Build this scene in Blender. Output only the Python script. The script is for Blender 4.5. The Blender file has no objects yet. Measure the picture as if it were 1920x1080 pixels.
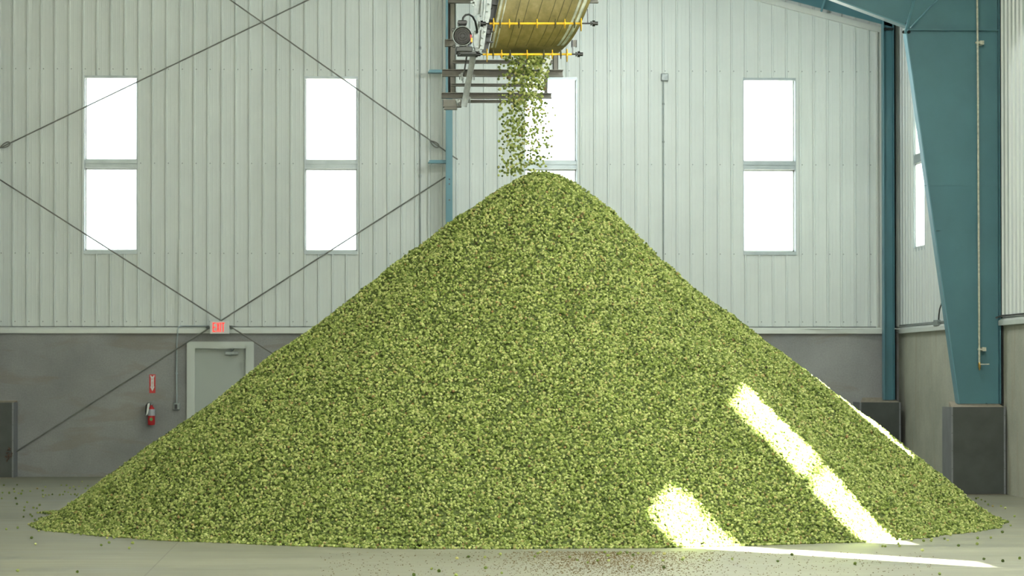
import bpy, math, random
import numpy as np
from mathutils import Vector, Matrix, Euler, noise
random.seed(7)
rng = np.random.default_rng(11)
S = bpy.context.scene
COL = S.collection
PI = math.pi

# ------------------------------------------------------------------ camera
F = 5400.0; YAW = math.atan(188/F); PIT = math.radians(1.0); CH = 1.67
SX = 132.0; SY = 169 - F*math.tan(PIT)
cy_, sy_ = math.cos(YAW), math.sin(YAW); cp_, sp_ = math.cos(PIT), math.sin(PIT)
VR = (cy_, -sy_, 0.); VF = (sy_*cp_, cy_*cp_, sp_); VU = (-sy_*sp_, -cy_*sp_, cp_)
def ray(px, py):
    u = (px-960+SX)/F; v = (540-py+SY)/F
    return [VF[i]+u*VR[i]+v*VU[i] for i in range(3)]
def aty(px, py, Y):
    r = ray(px, py); t = Y/r[1]; return Vector((r[0]*t, Y, CH+r[2]*t))
def atz(px, py, z=0.):
    r = ray(px, py); t = (z-CH)/r[2]; return Vector((r[0]*t, r[1]*t, z))
def atx(px, py, X):
    r = ray(px, py); t = X/r[0]; return Vector((X, r[1]*t, CH+r[2]*t))
cam = bpy.data.cameras.new('camera'); co = bpy.data.objects.new('camera', cam); COL.objects.link(co)
co.location = (0, 0, CH)
M = Matrix(((VR[0], VU[0], -VF[0]), (VR[1], VU[1], -VF[1]), (VR[2], VU[2], -VF[2])))
co.rotation_euler = M.to_euler()
cam.sensor_width = 36; cam.lens = 36*F/1920
cam.shift_x = SX/1920; cam.shift_y = SY/1920
cam.clip_end = 500; cam.clip_start = .1
S.camera = co

# ------------------------------------------------------------------ helpers
class MB:
    def __init__(s): s.v = []; s.f = []; s.sm = []
    def add(s, vs, fs, smooth=False):
        n = len(s.v); s.v += [tuple(p) for p in vs]
        s.f += [tuple(i+n for i in f) for f in fs]; s.sm += [smooth]*len(fs); return s
    def box(s, x0, x1, y0, y1, z0, z1):
        return s.add([(x0,y0,z0),(x1,y0,z0),(x1,y1,z0),(x0,y1,z0),(x0,y0,z1),(x1,y0,z1),(x1,y1,z1),(x0,y1,z1)],
              [(0,3,2,1),(4,5,6,7),(0,1,5,4),(1,2,6,5),(2,3,7,6),(3,0,4,7)])
    def bev(s, x0, x1, y0, y1, z0, z1, b=.006):
        # box with all edges chamfered
        xs=(x0,x0+b,x1-b,x1); ys=(y0,y0+b,y1-b,y1); zs=(z0,z0+b,z1-b,z1)
        bm = bm_new(); import bmesh
        r = bmesh.ops.create_cube(bm, size=1)
        for v in bm.verts:
            v.co = ((x0+x1)/2+v.co.x*(x1-x0), (y0+y1)/2+v.co.y*(y1-y0), (z0+z1)/2+v.co.z*(z1-z0))
        bmesh.ops.bevel(bm, geom=list(bm.edges), offset=b, segments=2, affect='EDGES', profile=.5)
        bm.verts.index_update()
        s.add([v.co.copy() for v in bm.verts], [[v.index for v in f.verts] for f in bm.faces]); bm.free(); return s
    def bar(s, a, b, w, h, up=(0,0,1)):
        a = Vector(a); b = Vector(b); d = (b-a).normalized(); u = Vector(up)
        if abs(d.dot(u)) > .999: u = Vector((0,1,0))
        x = d.cross(u).normalized(); u = x.cross(d).normalized()
        vs = []
        for p in (a, b):
            for sx, sz in ((-1,-1),(1,-1),(1,1),(-1,1)): vs.append(p+x*sx*w/2+u*sz*h/2)
        return s.add(vs, [(0,1,2,3),(7,6,5,4),(0,4,5,1),(1,5,6,2),(2,6,7,3),(3,7,4,0)])
    def tube(s, pts, r, n=10, cap=True, radii=None):
        pts = [Vector(p) for p in pts]; N = len(pts); vs = []; prev = None
        for i, p in enumerate(pts):
            d = (pts[min(i+1,N-1)]-pts[max(i-1,0)]).normalized()
            if prev is None:
                a = d.cross(Vector((0,0,1)))
                if a.length < .05: a = d.cross(Vector((0,1,0)))
                a.normalize()
            else: a = (prev - d*prev.dot(d)).normalized()
            prev = a; b = d.cross(a); rr = radii[i] if radii else r
            for k in range(n):
                t = 2*PI*k/n; vs.append(p+(a*math.cos(t)+b*math.sin(t))*rr)
        fs = [(i*n+k, i*n+(k+1)%n, (i+1)*n+(k+1)%n, (i+1)*n+k) for i in range(N-1) for k in range(n)]
        s.add(vs, fs, True)
        if cap:
            s.add(vs[:n], [tuple(range(n))[::-1]]); s.add(vs[-n:], [tuple(range(n))])
        return s
    def disc(s, c, ax, r, t, n=20):
        c = Vector(c); ax = Vector(ax).normalized(); return s.tube([c-ax*t/2, c+ax*t/2], r, n)
    def lathe(s, c, ax, prof, n=24):
        c = Vector(c); ax = Vector(ax).normalized()
        return s.tube([c+ax*h for h, r in prof], 1, n, True, [max(r, 1e-4) for h, r in prof])
    def prism(s, poly, d):
        d = Vector(d); p = [Vector(q) for q in poly]; n = len(p)
        return s.add(p+[q+d for q in p], [tuple(range(n))[::-1], tuple(range(n, 2*n))]+[(i,(i+1)%n,(i+1)%n+n,i+n) for i in range(n)])
    def build(s, name, mat, parent=None, **kw):
        me = bpy.data.meshes.new(name); me.from_pydata(s.v, [], s.f); me.update()
        me.polygons.foreach_set('use_smooth', s.sm)
        import bmesh
        bm = bmesh.new(); bm.from_mesh(me); bmesh.ops.recalc_face_normals(bm, faces=bm.faces); bm.to_mesh(me); bm.free()
        me.materials.append(mat)
        o = bpy.data.objects.new(name, me); COL.objects.link(o)
        if parent:
            o.parent = parent; o.location = -parent.location if parent.type == 'EMPTY' and parent.parent is None else (0,0,0)
            if parent.type != 'EMPTY': o.location = (0,0,0)
        for k, v in kw.items(): o[k] = v
        return o
def bm_new():
    import bmesh; return bmesh.new()
def thing(name, label, cat, loc=(0,0,0), group=None):
    o = bpy.data.objects.new(name, None); COL.objects.link(o); o.location = loc
    o.empty_display_size = .2
    o['label'] = label; o['category'] = cat
    if group: o['group'] = group
    return o
def tag(o, label=None, cat=None, group=None, kind=None):
    if label: o['label'] = label
    if cat: o['category'] = cat
    if group: o['group'] = group
    if kind: o['kind'] = kind
    return o

# ------------------------------------------------------------------ materials
def srgb(r, g, b):
    f = lambda c: (c/12.92 if c <= .04045 else ((c+.055)/1.055)**2.4)
    return (f(r/255), f(g/255), f(b/255), 1)
class NT:
    def __init__(s, name):
        s.m = bpy.data.materials.new(name); s.m.use_nodes = True; s.t = s.m.node_tree; s.n = s.t.nodes
        s.b = s.n['Principled BSDF']; s.out = s.n['Material Output']
    def node(s, t, **k):
        n = s.n.new(t)
        for a, b in k.items():
            if a.startswith('i_'):
                n.inputs[a[2:].replace('_', ' ')].default_value = b
            else: setattr(n, a, b)
        return n
    def l(s, a, b): s.t.links.new(a, b)
    def coord(s, scale=(1,1,1), rot=(0,0,0)):
        tc = s.node('ShaderNodeTexCoord'); mp = s.node('ShaderNodeMapping')
        mp.inputs['Scale'].default_value = scale; mp.inputs['Rotation'].default_value = rot
        s.l(tc.outputs['Object'], mp.inputs[0]); return mp.outputs[0]
    def noise(s, vec, scale, detail=4, rough=.55, dist=0):
        n = s.node('ShaderNodeTexNoise'); n.inputs['Scale'].default_value = scale; n.inputs['Detail'].default_value = detail
        n.inputs['Roughness'].default_value = rough; n.inputs['Distortion'].default_value = dist
        s.l(vec, n.inputs['Vector']); return n.outputs['Fac']
    def ramp(s, fac, stops):
        r = s.node('ShaderNodeValToRGB'); e = r.color_ramp.elements
        while len(e) < len(stops): e.new(.5)
        for i, (p, c) in enumerate(stops): e[i].position = p; e[i].color = c
        s.l(fac, r.inputs[0]); return r.outputs[0]
    def mix(s, fac, a, b, mode='MIX'):
        n = s.node('ShaderNodeMix'); n.data_type = 'RGBA'; n.blend_type = mode
        for v, i in ((fac, 0), (a, 6), (b, 7)):
            if hasattr(v, 'is_linked'): s.l(v, n.inputs[i])
            else: n.inputs[i].default_value = v
        return n.outputs[2]
    def bump(s, h, strength=.3, dist=.01):
        b = s.node('ShaderNodeBump'); b.inputs['Strength'].default_value = strength; b.inputs['Distance'].default_value = dist
        s.l(h, b.inputs['Height']); s.l(b.outputs[0], s.b.inputs['Normal'])
def W(v): return (v, v, v, 1)
def simple(name, col, rough=.5, metal=0., var=.12, nscale=6, spec=.5):
    t = NT(name); v = t.coord(); n = t.noise(v, nscale, 5)
    c = [max(0, x*(1-var)) for x in col[:3]]+[1]; d = [min(1, x*(1+var)) for x in col[:3]]+[1]
    t.l(t.ramp(n, [(.3, c), (.7, d)]), t.b.inputs['Base Color'])
    t.b.inputs['Roughness'].default_value = rough; t.b.inputs['Metallic'].default_value = metal
    t.b.inputs['Specular IOR Level'].default_value = spec
    return t.m
m_liner = simple('white_liner_steel', (.71,.755,.73,1), .38, 0, .03, 1.5, .5)
m_trim = simple('white_trim_steel', (.74,.77,.72,1), .35, 0, .03)
m_teal = simple('teal_painted_steel', (.062,.178,.215,1), .42, 0, .10, 1.3)
m_bluesteel = simple('blue_painted_steel', (.115,.27,.33,1), .42, 0, .08, 2)
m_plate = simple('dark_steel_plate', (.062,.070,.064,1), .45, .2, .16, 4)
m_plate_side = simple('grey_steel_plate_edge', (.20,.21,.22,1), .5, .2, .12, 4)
m_galv = simple('galvanised_steel', (.27,.30,.295,1), .42, .55, .22, 14)
m_beam = simple('brown_grey_primer_steel', (.20,.195,.175,1), .5, 0, .14, 8)
m_black = simple('black_motor_paint', (.009,.010,.011,1), .3, 0, .2, 10)
m_dgrey = simple('dark_grey_casting', (.055,.06,.06,1), .45, .2, .2, 10)
m_yellow = simple('yellow_enamel', (.95,.56,.015,1), .4, 0, .12, 20)
m_red = simple('red_enamel', (.45,.02,.025,1), .3, 0, .1, 10)
m_redsign = simple('red_sign_face', (.62,.03,.03,1), .45, 0, .06, 10)
m_white = simple('white_plastic', (.80,.82,.80,1), .4, 0, .04)
m_label = simple('grey_label', (.42,.44,.48,1), .4, 0, .15, 30)
m_green = simple('green_label', (.12,.35,.10,1), .5, 0, .1)
m_brass = simple('brass', (.55,.36,.10,1), .35, .8, .2, 20)
m_pipe = simple('pale_weathered_pipe', (.52,.52,.42,1), .5, .2, .3, 22)
m_rod = simple('dull_steel_rod', (.20,.20,.18,1), .5, .5, .2, 6)
m_door = simple('grey_green_door_paint', (.42,.46,.43,1), .45, 0, .03, 1)
m_frame = simple('pale_door_frame_paint', (.62,.66,.62,1), .42, 0, .04, 2)
m_rust = simple('rusty_steel', (.10,.06,.045,1), .8, .2, .4, 30)
m_roof = simple('white_roof_liner', (.55,.57,.52,1), .5, 0, .04)
m_plastic = simple('milky_plastic_sheet', (.80,.82,.76,1), .35, 0, .05)
m_dust = simple('dusty_concrete_top', (.36,.31,.24,1), .9, 0, .2, 14)
m_winframe = simple('grey_window_aluminium', (.42,.48,.50,1), .35, .3, .1, 5)
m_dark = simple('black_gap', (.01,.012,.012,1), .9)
def exit_mat():
    t = NT('lit_red_letters'); t.b.inputs['Base Color'].default_value = (.8,.03,.03,1)
    t.b.inputs['Emission Color'].default_value = (1,.05,.04,1); t.b.inputs['Emission Strength'].default_value = 1.0
    return t.m
m_exit = exit_mat()

def belt_mat():
    t = NT('olive_rubber_belt'); v = t.coord((3,3,3)); n = t.noise(v, 3, 6, .65); 
    c = t.ramp(n, [(.25, (.12,.10,.028,1)), (.5, (.20,.165,.05,1)), (.8, (.28,.24,.10,1))])
    t.l(c, t.b.inputs['Base Color']); t.b.inputs['Roughness'].default_value = .45
    t.bump(t.noise(v, 22, 5), .2, .004); return t.m
m_belt = belt_mat()
m_beltedge = simple('worn_silver_belt_edge', (.50,.54,.46,1), .3, .35, .5, 9)
m_groove = simple('dark_belt_seam', (.09,.085,.03,1), .6, 0, .2, 20)

def concrete(name, a, b, stain, vertical=False, rough=.85):
    t = NT(name); v = t.coord()
    n1 = t.noise(v, .9, 6, .6); base = t.ramp(n1, [(.3, a), (.72, b)])
    fine = t.noise(v, 38, 4, .7)
    base = t.mix(.22, base, t.ramp(fine, [(.3, W(.16)), (.7, W(.62))]), 'OVERLAY')
    if vertical:
        vs = t.coord((5, 5, .35)); sn = t.noise(vs, 1.6, 5, .6)
        fac = t.ramp(sn, [(.55, W(0)), (.72, W(.45))])
    else:
        vs = t.coord((.9, 1, 3.2), (0, math.radians(24), 0)); sn = t.noise(vs, .9, 5, .55, .6)
        fac = t.ramp(sn, [(.54, W(0)), (.63, W(.38)), (.75, W(.15))])
    base = t.mix(fac, base, stain)
    t.l(base, t.b.inputs['Base Color']); t.b.inputs['Roughness'].default_value = rough
    t.bump(fine, .25, .003)
    return t.m
m_conc = concrete('cast_concrete_back', (.26,.262,.262,1), (.375,.378,.37,1), (.25,.205,.15,1))
m_concr = concrete('cast_concrete_side', (.41,.415,.345,1), (.56,.56,.47,1), (.38,.29,.18,1), True)

def floor_mat():
    t = NT('smooth_concrete_floor'); v = t.coord()
    n1 = t.noise(t.coord((.35, 1.5, 1)), .8, 6, .6)
    base = t.ramp(n1, [(.28, (.19,.19,.142,1)), (.72, (.29,.285,.21,1))])
    st = t.noise(t.coord((.5, 9, 1)), 1.2, 5, .65)
    base = t.mix(.30, base, t.ramp(st, [(.35, W(.28)), (.65, W(.72))]), 'OVERLAY')
    sp = t.noise(v, 45, 3, .7)
    base = t.mix(t.ramp(sp, [(.70, W(0)), (.76, W(.5))]), base, (.16,.13,.08,1))
    # saw-cut joints every few metres
    sx = t.node('ShaderNodeSeparateXYZ'); tc = t.node('ShaderNodeTexCoord'); t.l(tc.outputs['Object'], sx.inputs[0])
    def joint(out, period, off):
        a = t.node('ShaderNodeMath', operation='ADD'); t.l(out, a.inputs[0]); a.inputs[1].default_value = off
        m = t.node('ShaderNodeMath', operation='PINGPONG'); t.l(a.outputs[0], m.inputs[0]); m.inputs[1].default_value = period/2
        c = t.node('ShaderNodeMath', operation='LESS_THAN'); t.l(m.outputs[0], c.inputs[0]); c.inputs[1].default_value = .006
        return c.outputs[0]
    jx = joint(sx.outputs[0], 5.2, 1.66)
    base = t.mix(t.ramp(jx, [(0, W(0)), (1, W(.45))]), base, (.10,.09,.07,1))
    t.l(base, t.b.inputs['Base Color'])
    rr = t.ramp(n1, [(.3, W(.42)), (.7, W(.62))]); t.l(rr, t.b.inputs['Roughness'])
    t.b.inputs['Specular IOR Level'].default_value = .4
    t.bump(sp, .12, .002); return t.m
m_floor = floor_mat()

def hop_mat():
    t = NT('green_hop_bracts'); oi = t.node('ShaderNodeObjectInfo')
    c = t.ramp(oi.outputs['Random'], [(0, (.07,.11,.015,1)), (.22, (.19,.26,.045,1)), (.55, (.32,.395,.09,1)), (.93, (.60,.64,.24,1)),
               (.975, (.52,.46,.17,1)), (.993, (.36,.22,.08,1)), (1, (.08,.09,.04,1))])
    v = t.coord(); n = t.noise(v, 160, 2)
    c = t.mix(.35, c, t.ramp(n, [(.3, W(.35)), (.7, W(.65))]), 'OVERLAY')
    t.l(c, t.b.inputs['Base Color']); t.b.inputs['Roughness'].default_value = .42
    t.b.inputs['Specular IOR Level'].default_value = .5
    return t.m
m_hop = hop_mat()
m_hopbase = simple('gap_shade_hops', (.07,.095,.018,1), .9, 0, .3, 30)  # base colour darkened to stand for shade in the gaps between cones
m_crumb = simple('dry_hop_crumbs', (.13,.09,.03,1), .9, 0, .35, 40)

def glass_mat():
    t = NT('thin_window_glass'); t.n.remove(t.b)
    tr = t.node('ShaderNodeBsdfTransparent'); tr.inputs[0].default_value = (.93,.96,.96,1)
    gl = t.node('ShaderNodeBsdfGlossy'); gl.inputs['Roughness'].default_value = .03
    mx = t.node('ShaderNodeMixShader'); mx.inputs[0].default_value = .05; t.l(tr.outputs[0], mx.inputs[1]); t.l(gl.outputs[0], mx.inputs[2])
    t.l(mx.outputs[0], t.out.inputs[0]); return t.m
m_glass = glass_mat()

# ------------------------------------------------------------------ building numbers
YB = 49.0; XR = 9.54; XL = -13.5; YF = -14.0
ZS = 2.46                       # top of the concrete stem wall
RSL = .256; RZ0 = 7.62          # rake line of the liner
def rake(x): return RZ0 + RSL*(9.27-x) if x > -3 else RZ0 + RSL*(9.27+3) - RSL*(-3-x)
def roofz(x): return rake(x) + 1.05
PITCH = .2352

def liner_profile(L0, L1, phase):
    """(pos, outward height) points of the ribbed liner along its run"""
    pts = []; k = math.floor((L0-phase)/PITCH)-1
    x = phase+k*PITCH
    while x < L1+PITCH:
        for dx, h in ((-.022,0),(-.012,.028),(.012,.028),(.022,0),(.075,0),(.079,.0016),(.085,.0016),(.089,0),(.145,0),(.149,.0016),(.155,.0016),(.159,0)):
            pts.append((x+dx, h))
        x += PITCH
    def hat(q):
        for (a, ha), (b, hb) in zip(pts, pts[1:]):
            if a <= q <= b: return ha+(hb-ha)*(q-a)/(b-a) if b > a else ha
        return 0
    out = [(L0, hat(L0))]+[p for p in pts if L0 < p[0] < L1]+[(L1, hat(L1))]
    return out
def liner_mesh(L0, L1, phase, zbot, ztop, holes, P):
    """P(l, h, z) -> 3-D point; holes are (l0, l1, z0, z1)"""
    cuts = sorted({c for h in holes for c in h[:2]})
    prof = liner_profile(L0, L1, phase)
    for c in cuts:
        for i in range(len(prof)-1):
            if prof[i][0] < c < prof[i+1][0]:
                a, b = prof[i], prof[i+1]; prof.insert(i+1, (c, a[1]+(b[1]-a[1])*(c-a[0])/(b[0]-a[0]))); break
    mb = MB()
    for (a, ha), (b, hb) in zip(prof, prof[1:]):
        if b-a < 1e-7: continue
        m = (a+b)/2; hs = [h for h in holes if h[0] <= m <= h[1]]
        segs = []; z = zbot
        for h in sorted(hs, key=lambda h: h[2]): segs.append((z, h[2])); z = h[3]
        segs.append((z, None))
        for z0, z1 in segs:
            if z1 is None: mb.add([P(a,ha,z0),P(b,hb,z0),P(b,hb,ztop(b)),P(a,ha,ztop(a))], [(0,1,2,3)])
            else: mb.add([P(a,ha,z0),P(b,hb,z0),P(b,hb,z1),P(a,ha,z1)], [(0,1,2,3)])
    return mb

# ------------------------------------------------------------------ floor, ceiling, walls
MB().box(XL-1, XR+1, YF, YB+1, -.2, 0).build('floor', m_floor, kind='structure')
ground = simple('gravel_yard', (.35,.33,.29,1), .95, 0, .2, 3)
mb = MB(); mb.box(-80, 80, YF-60, YB+90, -.5, -.21)
tag(mb.build('ground', ground), 'pale gravel yard outside the hall', 'ground', kind='structure')
mb = MB()
for a, b in ((XL-.6, -3), (-3, XR+.6)):
    mb.prism([(a, YF, roofz(a)), (b, YF, roofz(b)), (b, YF, roofz(b)+.15), (a, YF, roofz(a)+.15)], (0, YB-YF+.6, 0))
mb.build('ceiling', m_roof, kind='structure')

W0, W1, WZ0, WZ1 = 0, .907, 3.82, 6.81
wx = [aty(157.5, 300, YB).x, aty(571, 300, YB).x, aty(983, 300, YB).x, aty(1393.5, 300, YB).x]
extra = [wx[0]-3.75*1, ]
WB = [(x, x+W1) for x in wx]
holes = [(a, b, WZ0, WZ1) for a, b in WB] + [(extra[0], extra[0]+W1, WZ0, WZ1)]
phase = aty(25, 300, YB).x
PB = lambda l, h, z: (l, YB-h, z)
liner_mesh(XL, XR, phase, ZS+.09, lambda x: rake(x)+.9, holes, PB).build('wall_back', m_liner, kind='structure')
# outer sheet behind the liner (keeps daylight out of the cavity)
mb = MB(); oh = sorted(holes)
xs = [XL-.3]+[c for h in oh for c in h[:2]]+[XR+.3]
for i in range(len(xs)-1):
    a, b = xs[i], xs[i+1]
    hit = [h for h in oh if abs(h[0]-a) < 1e-6]
    for z0, z1 in (((ZS, WZ0), (WZ1, 13)) if hit else ((ZS, 13),)): mb.box(a, b, YB+.20, YB+.23, z0, z1)
mb.build('wall_back_outer', m_liner, kind='structure')
# concrete stem wall with the door opening
D0 = aty(350.5, 640, YB).x; D1 = aty(476, 640, YB).x; DZ = aty(400, 640.5, YB).z
mb = MB(); mb.box(XL, D0+.04, YB, YB+.25, 0, ZS); mb.box(D1-.04, XR+.25, YB, YB+.25, 0, ZS); mb.box(D0+.04, D1-.04, YB, YB+.25, DZ-.04, ZS)
mb.build('wall_back_base', m_conc, kind='structure')
# ledge flashing
mb = MB(); mb.prism([(XL, YB-.065, ZS-.03), (XL, YB-.065, ZS+.035), (XL, YB-.02, ZS+.075), (XL, YB+.02, ZS+.075), (XL, YB+.02, ZS-.03)], (XR-XL-.28, 0, 0))
mb.build('trim_1', m_trim, kind='structure')
# fasteners of the liner, three rows
mb = MB()
k0 = int(math.floor((XL-phase)/PITCH))
for k in range(k0, int((XR-phase)/PITCH)):
    x = phase+k*PITCH+.036
    for z in (WZ1+.11, WZ0+1.50, WZ0-.03, ZS+.17):
        if any(a-.03 < x < b+.03 for a, b in WB) and z < WZ1: 
            if z > ZS+.3: continue
        mb.disc((x, YB-.004, z), (0,1,0), .010, .012, 6)
mb.build('trim_2', m_galv, kind='structure')
# rake trim
mb = MB(); a, b = -3.0, XR-.25
mb.prism([(a, YB-.10, rake(a)-.05), (b, YB-.10, rake(b)-.05), (b, YB-.10, rake(b)+.045), (a, YB-.10, rake(a)+.045)], (0, .12, 0))
mb.build('trim_3', m_trim, kind='structure')
# corner flashing right of the back wall
xa = aty(1643.5, 300, YB-.06).x; xb = aty(1653, 300, YB-.06).x
mb = MB(); mb.box(xa, xa+.02, YB-.07, YB, ZS+.05, 7.7); mb.box(xa+.055, xb, YB-.09, YB, ZS+.05, 7.7); mb.build('trim_4', m_trim, kind='structure')
# flashings around the middle column
mb = MB()
for p0, p1, d in ((826.5, 829, .05), (831, 836, .03), (803, 804, .05), (848.5, 851, .04)):
    u = aty(p0, 300, YB-.05).x; v = aty(p1, 300, YB-.05).x; mb.box(u, v, YB-d-.02, YB, ZS+.08, rake(u)+.3)
mb.build('trim_5', m_trim, kind='structure')

# right wall
RW = [(46.80, 47.70), (28.48, 28.90), (23.6, 24.45), (20.2, 21.1)]
rholes = [(a, b, WZ0, WZ1) for a, b in RW] + [(3.0, 12.0, ZS-2.46, 5.5)]
PR = lambda l, h, z: (XR-h, l, z)
liner_mesh(12.0, YB, .03, ZS+.09, lambda y: 8.6, [h for h in rholes if h[0] > 12], PR).build('wall_right', m_liner, kind='structure')
mb = MB()
def slab(mb, hs, y0, y1, x0, x1, zb, zt):
    ys = [y0]+sorted(c for h in hs for c in h[:2])+[y1]
    for i in range(len(ys)-1):
        a, b = ys[i], ys[i+1]; hit = [h for h in hs if abs(h[0]-a) < 1e-6]
        if hit:
            h = hit[0]
            if h[2] > zb: mb.box(x0, x1, a, b, zb, h[2])
            mb.box(x0, x1, a, b, h[3], zt)
        else: mb.box(x0, x1, a, b, zb, zt)
slab(mb, rholes[:4], 12.0, YB+.3, XR+.03, XR+.05, ZS, 8.8)
slab(mb, rholes[4:], YF, 12.0, XR+.0, XR+.23, 0, 8.8)
mb.build('wall_right_outer', m_liner, kind='structure')
mb = MB(); mb.box(XR, XR+.25, 12.0, YB+.25, 0, ZS); mb.build('wall_right_base', m_concr, kind='structure')
mb = MB()
for a, b in ((41.6, YB-.26), (33.9, 41.25), (12.0, 33.6)):
    mb.prism([(XR-.065, a, ZS-.03), (XR-.065, a, ZS+.035), (XR-.02, a, ZS+.075), (XR+.02, a, ZS+.075), (XR+.02, a, ZS-.03)], (0, b-a, 0))
mb.build('trim_6', m_trim, kind='structure')
mb = MB(); mb.box(XL-.2, XL, YF, YB+.2, 0, 12.0); mb.build('wall_left', m_liner, kind='structure')
mb = MB(); mb.box(XL-.2, -6, YF-.2, YF, 0, 14); mb.box(6, XR+.2, YF-.2, YF, 0, 14); mb.box(-6, 6, YF-.2, YF, 6, 14)
mb.build('wall_front', m_liner, kind='structure')

# ------------------------------------------------------------------ windows
def window(n, o, ax, w, zb, zt, lab):
    """o = (x, y) of the left edge on the inner face; ax='x' along the back wall, 'y' along the right wall"""
    root = thing('window_%d' % n, lab, 'window', (o[0], o[1], zb)); root['kind'] = 'structure'
    h = zt-zb
    dd = 1.0 if ax == 'x' else .18
    def T(mb):   # local (l, depth outward, z) -> world
        q = []
        for l, d, z in mb.v:
            q.append((o[0]+l, o[1]+d, zb+z) if ax == 'x' else (o[0]+d*dd, o[1]+l, zb+z))
        mb.v = q; return mb
    mid = h*.4985
    fr = MB()
    fr.box(-.0, .012, -.012, .20, 0, h); fr.box(w-.012, w, -.012, .20, 0, h)
    fr.box(0, w, .0, .20, h-.045, h); fr.box(0, w, -.03, .20, -.045, .012)
    T(fr).build('window_lining', m_winframe, root)
    sh = MB()
    for z0, z1 in ((.02, mid-.072), (mid+.072, h-.025)):
        sh.box(.012, .032, .15, .19, z0, z1); sh.box(w-.032, w-.012, .15, .19, z0, z1)
        sh.box(.012, w-.012, .15, .19, z0, z0+.02); sh.box(.012, w-.012, .15, .19, z1-.02, z1)
    T(sh).build('window_frame', m_trim, root)
    ml = MB(); ml.box(.012, w-.012, .03, .20, mid-.070, mid-.006); ml.box(.012, w-.012, .03, .20, mid+.006, mid+.070); ml.box(.012, w-.012, .05, .19, mid-.006, mid+.006)
    T(ml).build('mullion', m_winframe, root)
    for z0, z1 in ((.03, mid-.08), (mid+.08, h-.035)):
        g = MB(); g.box(.025, w-.025, .168, .172, z0, z1); T(g).build('pane', m_glass, root)
labs = ['tall two-pane window at the far left of the ribbed back wall', 'tall two-pane window on the back wall crossed by a brace rod, left of the teal column',
        'two-pane window half hidden behind the falling hops and pile top', 'tall two-pane window on the back wall right of the junction box']
for i, x in enumerate(wx): window(i+1, (x, YB), 'x', W1, WZ0, WZ1, labs[i])
window(5, (XR, RW[0][0]), 'y', .9, WZ0, WZ1, 'narrow slice of side wall window seen left of the big teal column')
window(6, (extra[0], YB), 'x', W1, WZ0, WZ1, 'two-pane window on the back wall beyond the left edge of the photo')
for i, (a, b) in enumerate(RW[1:]): window(7+i, (XR, a), 'y', b-a, WZ0, WZ1, 'side wall window nearer the camera that lets sun onto the pile')

# ------------------------------------------------------------------ door
root = thing('door_1', 'grey-green exit door in a pale frame, half covered by the pile', 'door', (D0, YB, 0)); root['kind'] = 'structure'
Wd = .135; mb = MB()
zt = DZ; mb.box(D0, D0+Wd, YB-.05, YB+.048, 0, zt); mb.box(D1-Wd, D1, YB-.05, YB+.048, 0, zt); mb.box(D0+Wd, D1-Wd, YB-.05, YB+.048, zt-.115, zt)
mb.box(D0+.025, D0+Wd-.03, YB-.062, YB-.05, 0, zt-.03); mb.box(D1-Wd+.03, D1-.025, YB-.062, YB-.05, 0, zt-.03); mb.box(D0+Wd-.03, D1-Wd+.03, YB-.062, YB-.05, zt-.09, zt-.03)
mb.build('door_frame', m_frame, root)
mb = MB(); mb.box(D0+.045, D1-.045, YB+.05, YB+.095, .01, zt-.045); leaf = mb.build('door_leaf', m_door, root)
c0 = aty(424, 661.5, YB+.05)
mb = MB(); mb.bev(c0.x-.02, c0.x+.21, YB-.03, YB+.05, c0.z-.035, c0.z+.02, .008)
mb.bar((c0.x+.10, YB-.02, c0.z+.025), (c0.x+.14, YB-.05, c0.z+.075), .02, .01); mb.bar((c0.x+.13, YB-.05, c0.z+.075), (c0.x-.20, YB-.03, c0.z+.065), .02, .012)
mb.tube([(c0.x+.095, YB-.01, c0.z-.06), (c0.x+.095, YB-.01, c0.z+.06)], .012, 8)
mb.build('door_closer', m_galv, leaf)
mb = MB(); mb.tube([(D1-Wd-.10, YB+.05, 1.0), (D1-Wd-.10, YB-.02, 1.0), (D1-Wd-.22, YB-.02, 1.0)], .012, 8); mb.build('door_handle', m_galv, leaf)

# ------------------------------------------------------------------ steel frame
# tapered portal frame on the right (second line)
YC = 41.35
pf = thing('portal_frame', 'large tapered teal steel column and haunch standing on the dark plinth at right', 'steel column', (9.2, YC, 1.3))
pb = aty(1796.5, 758, YC); ptp = aty(1698, 62, YC); xo = lambda y: aty(1869.5, y, YC).x
xr_ = XR-.03
def web(mb, poly, t=.012): mb.prism([(p[0], YC-t/2, p[1]) for p in poly], (0, t, 0))
mb = MB(); zb = 1.30; zk = ptp.z; web(mb, [(pb.x, zb), (xr_, zb), (xr_, 8.35), (ptp.x, 8.35+RSL*(xr_-ptp.x)*.0), (ptp.x, zk)])
mb.build('column_web', m_teal, pf)
mb = MB(); d = Vector((ptp.x-pb.x, 0, zk-zb)).normalized(); nrm = Vector((-d.z, 0, d.x))
a = Vector((pb.x, YC-.11, zb)); b = Vector((ptp.x, YC-.11, zk)); w = nrm*.016
mb.prism([a, b, b+w, a+w], (0, .22, 0)); mb.build('inner_flange', m_bluesteel, pf)
mb = MB(); mb.box(xr_-.016, xr_, YC-.11, YC+.11, zb, 8.35); mb.box(xr_-.20, xr_-.19, YC-.1, YC-.006, 1.3, 1.31); mb.build('outer_flange', m_teal, pf)
mb = MB(); mb.box(ptp.x+.02, xr_-.016, YC-.10, YC+.10, zk+.03, zk+.045); mb.build('stiffener_plate', m_teal, pf); mb = MB()
j = aty(1740, 348, YC).z; mb.box(ptp.x+.24, xr_-.02, YC-.012, YC, j, j+.006); mb.build('stiffener_plate', m_teal, pf); mb = MB()
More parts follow.
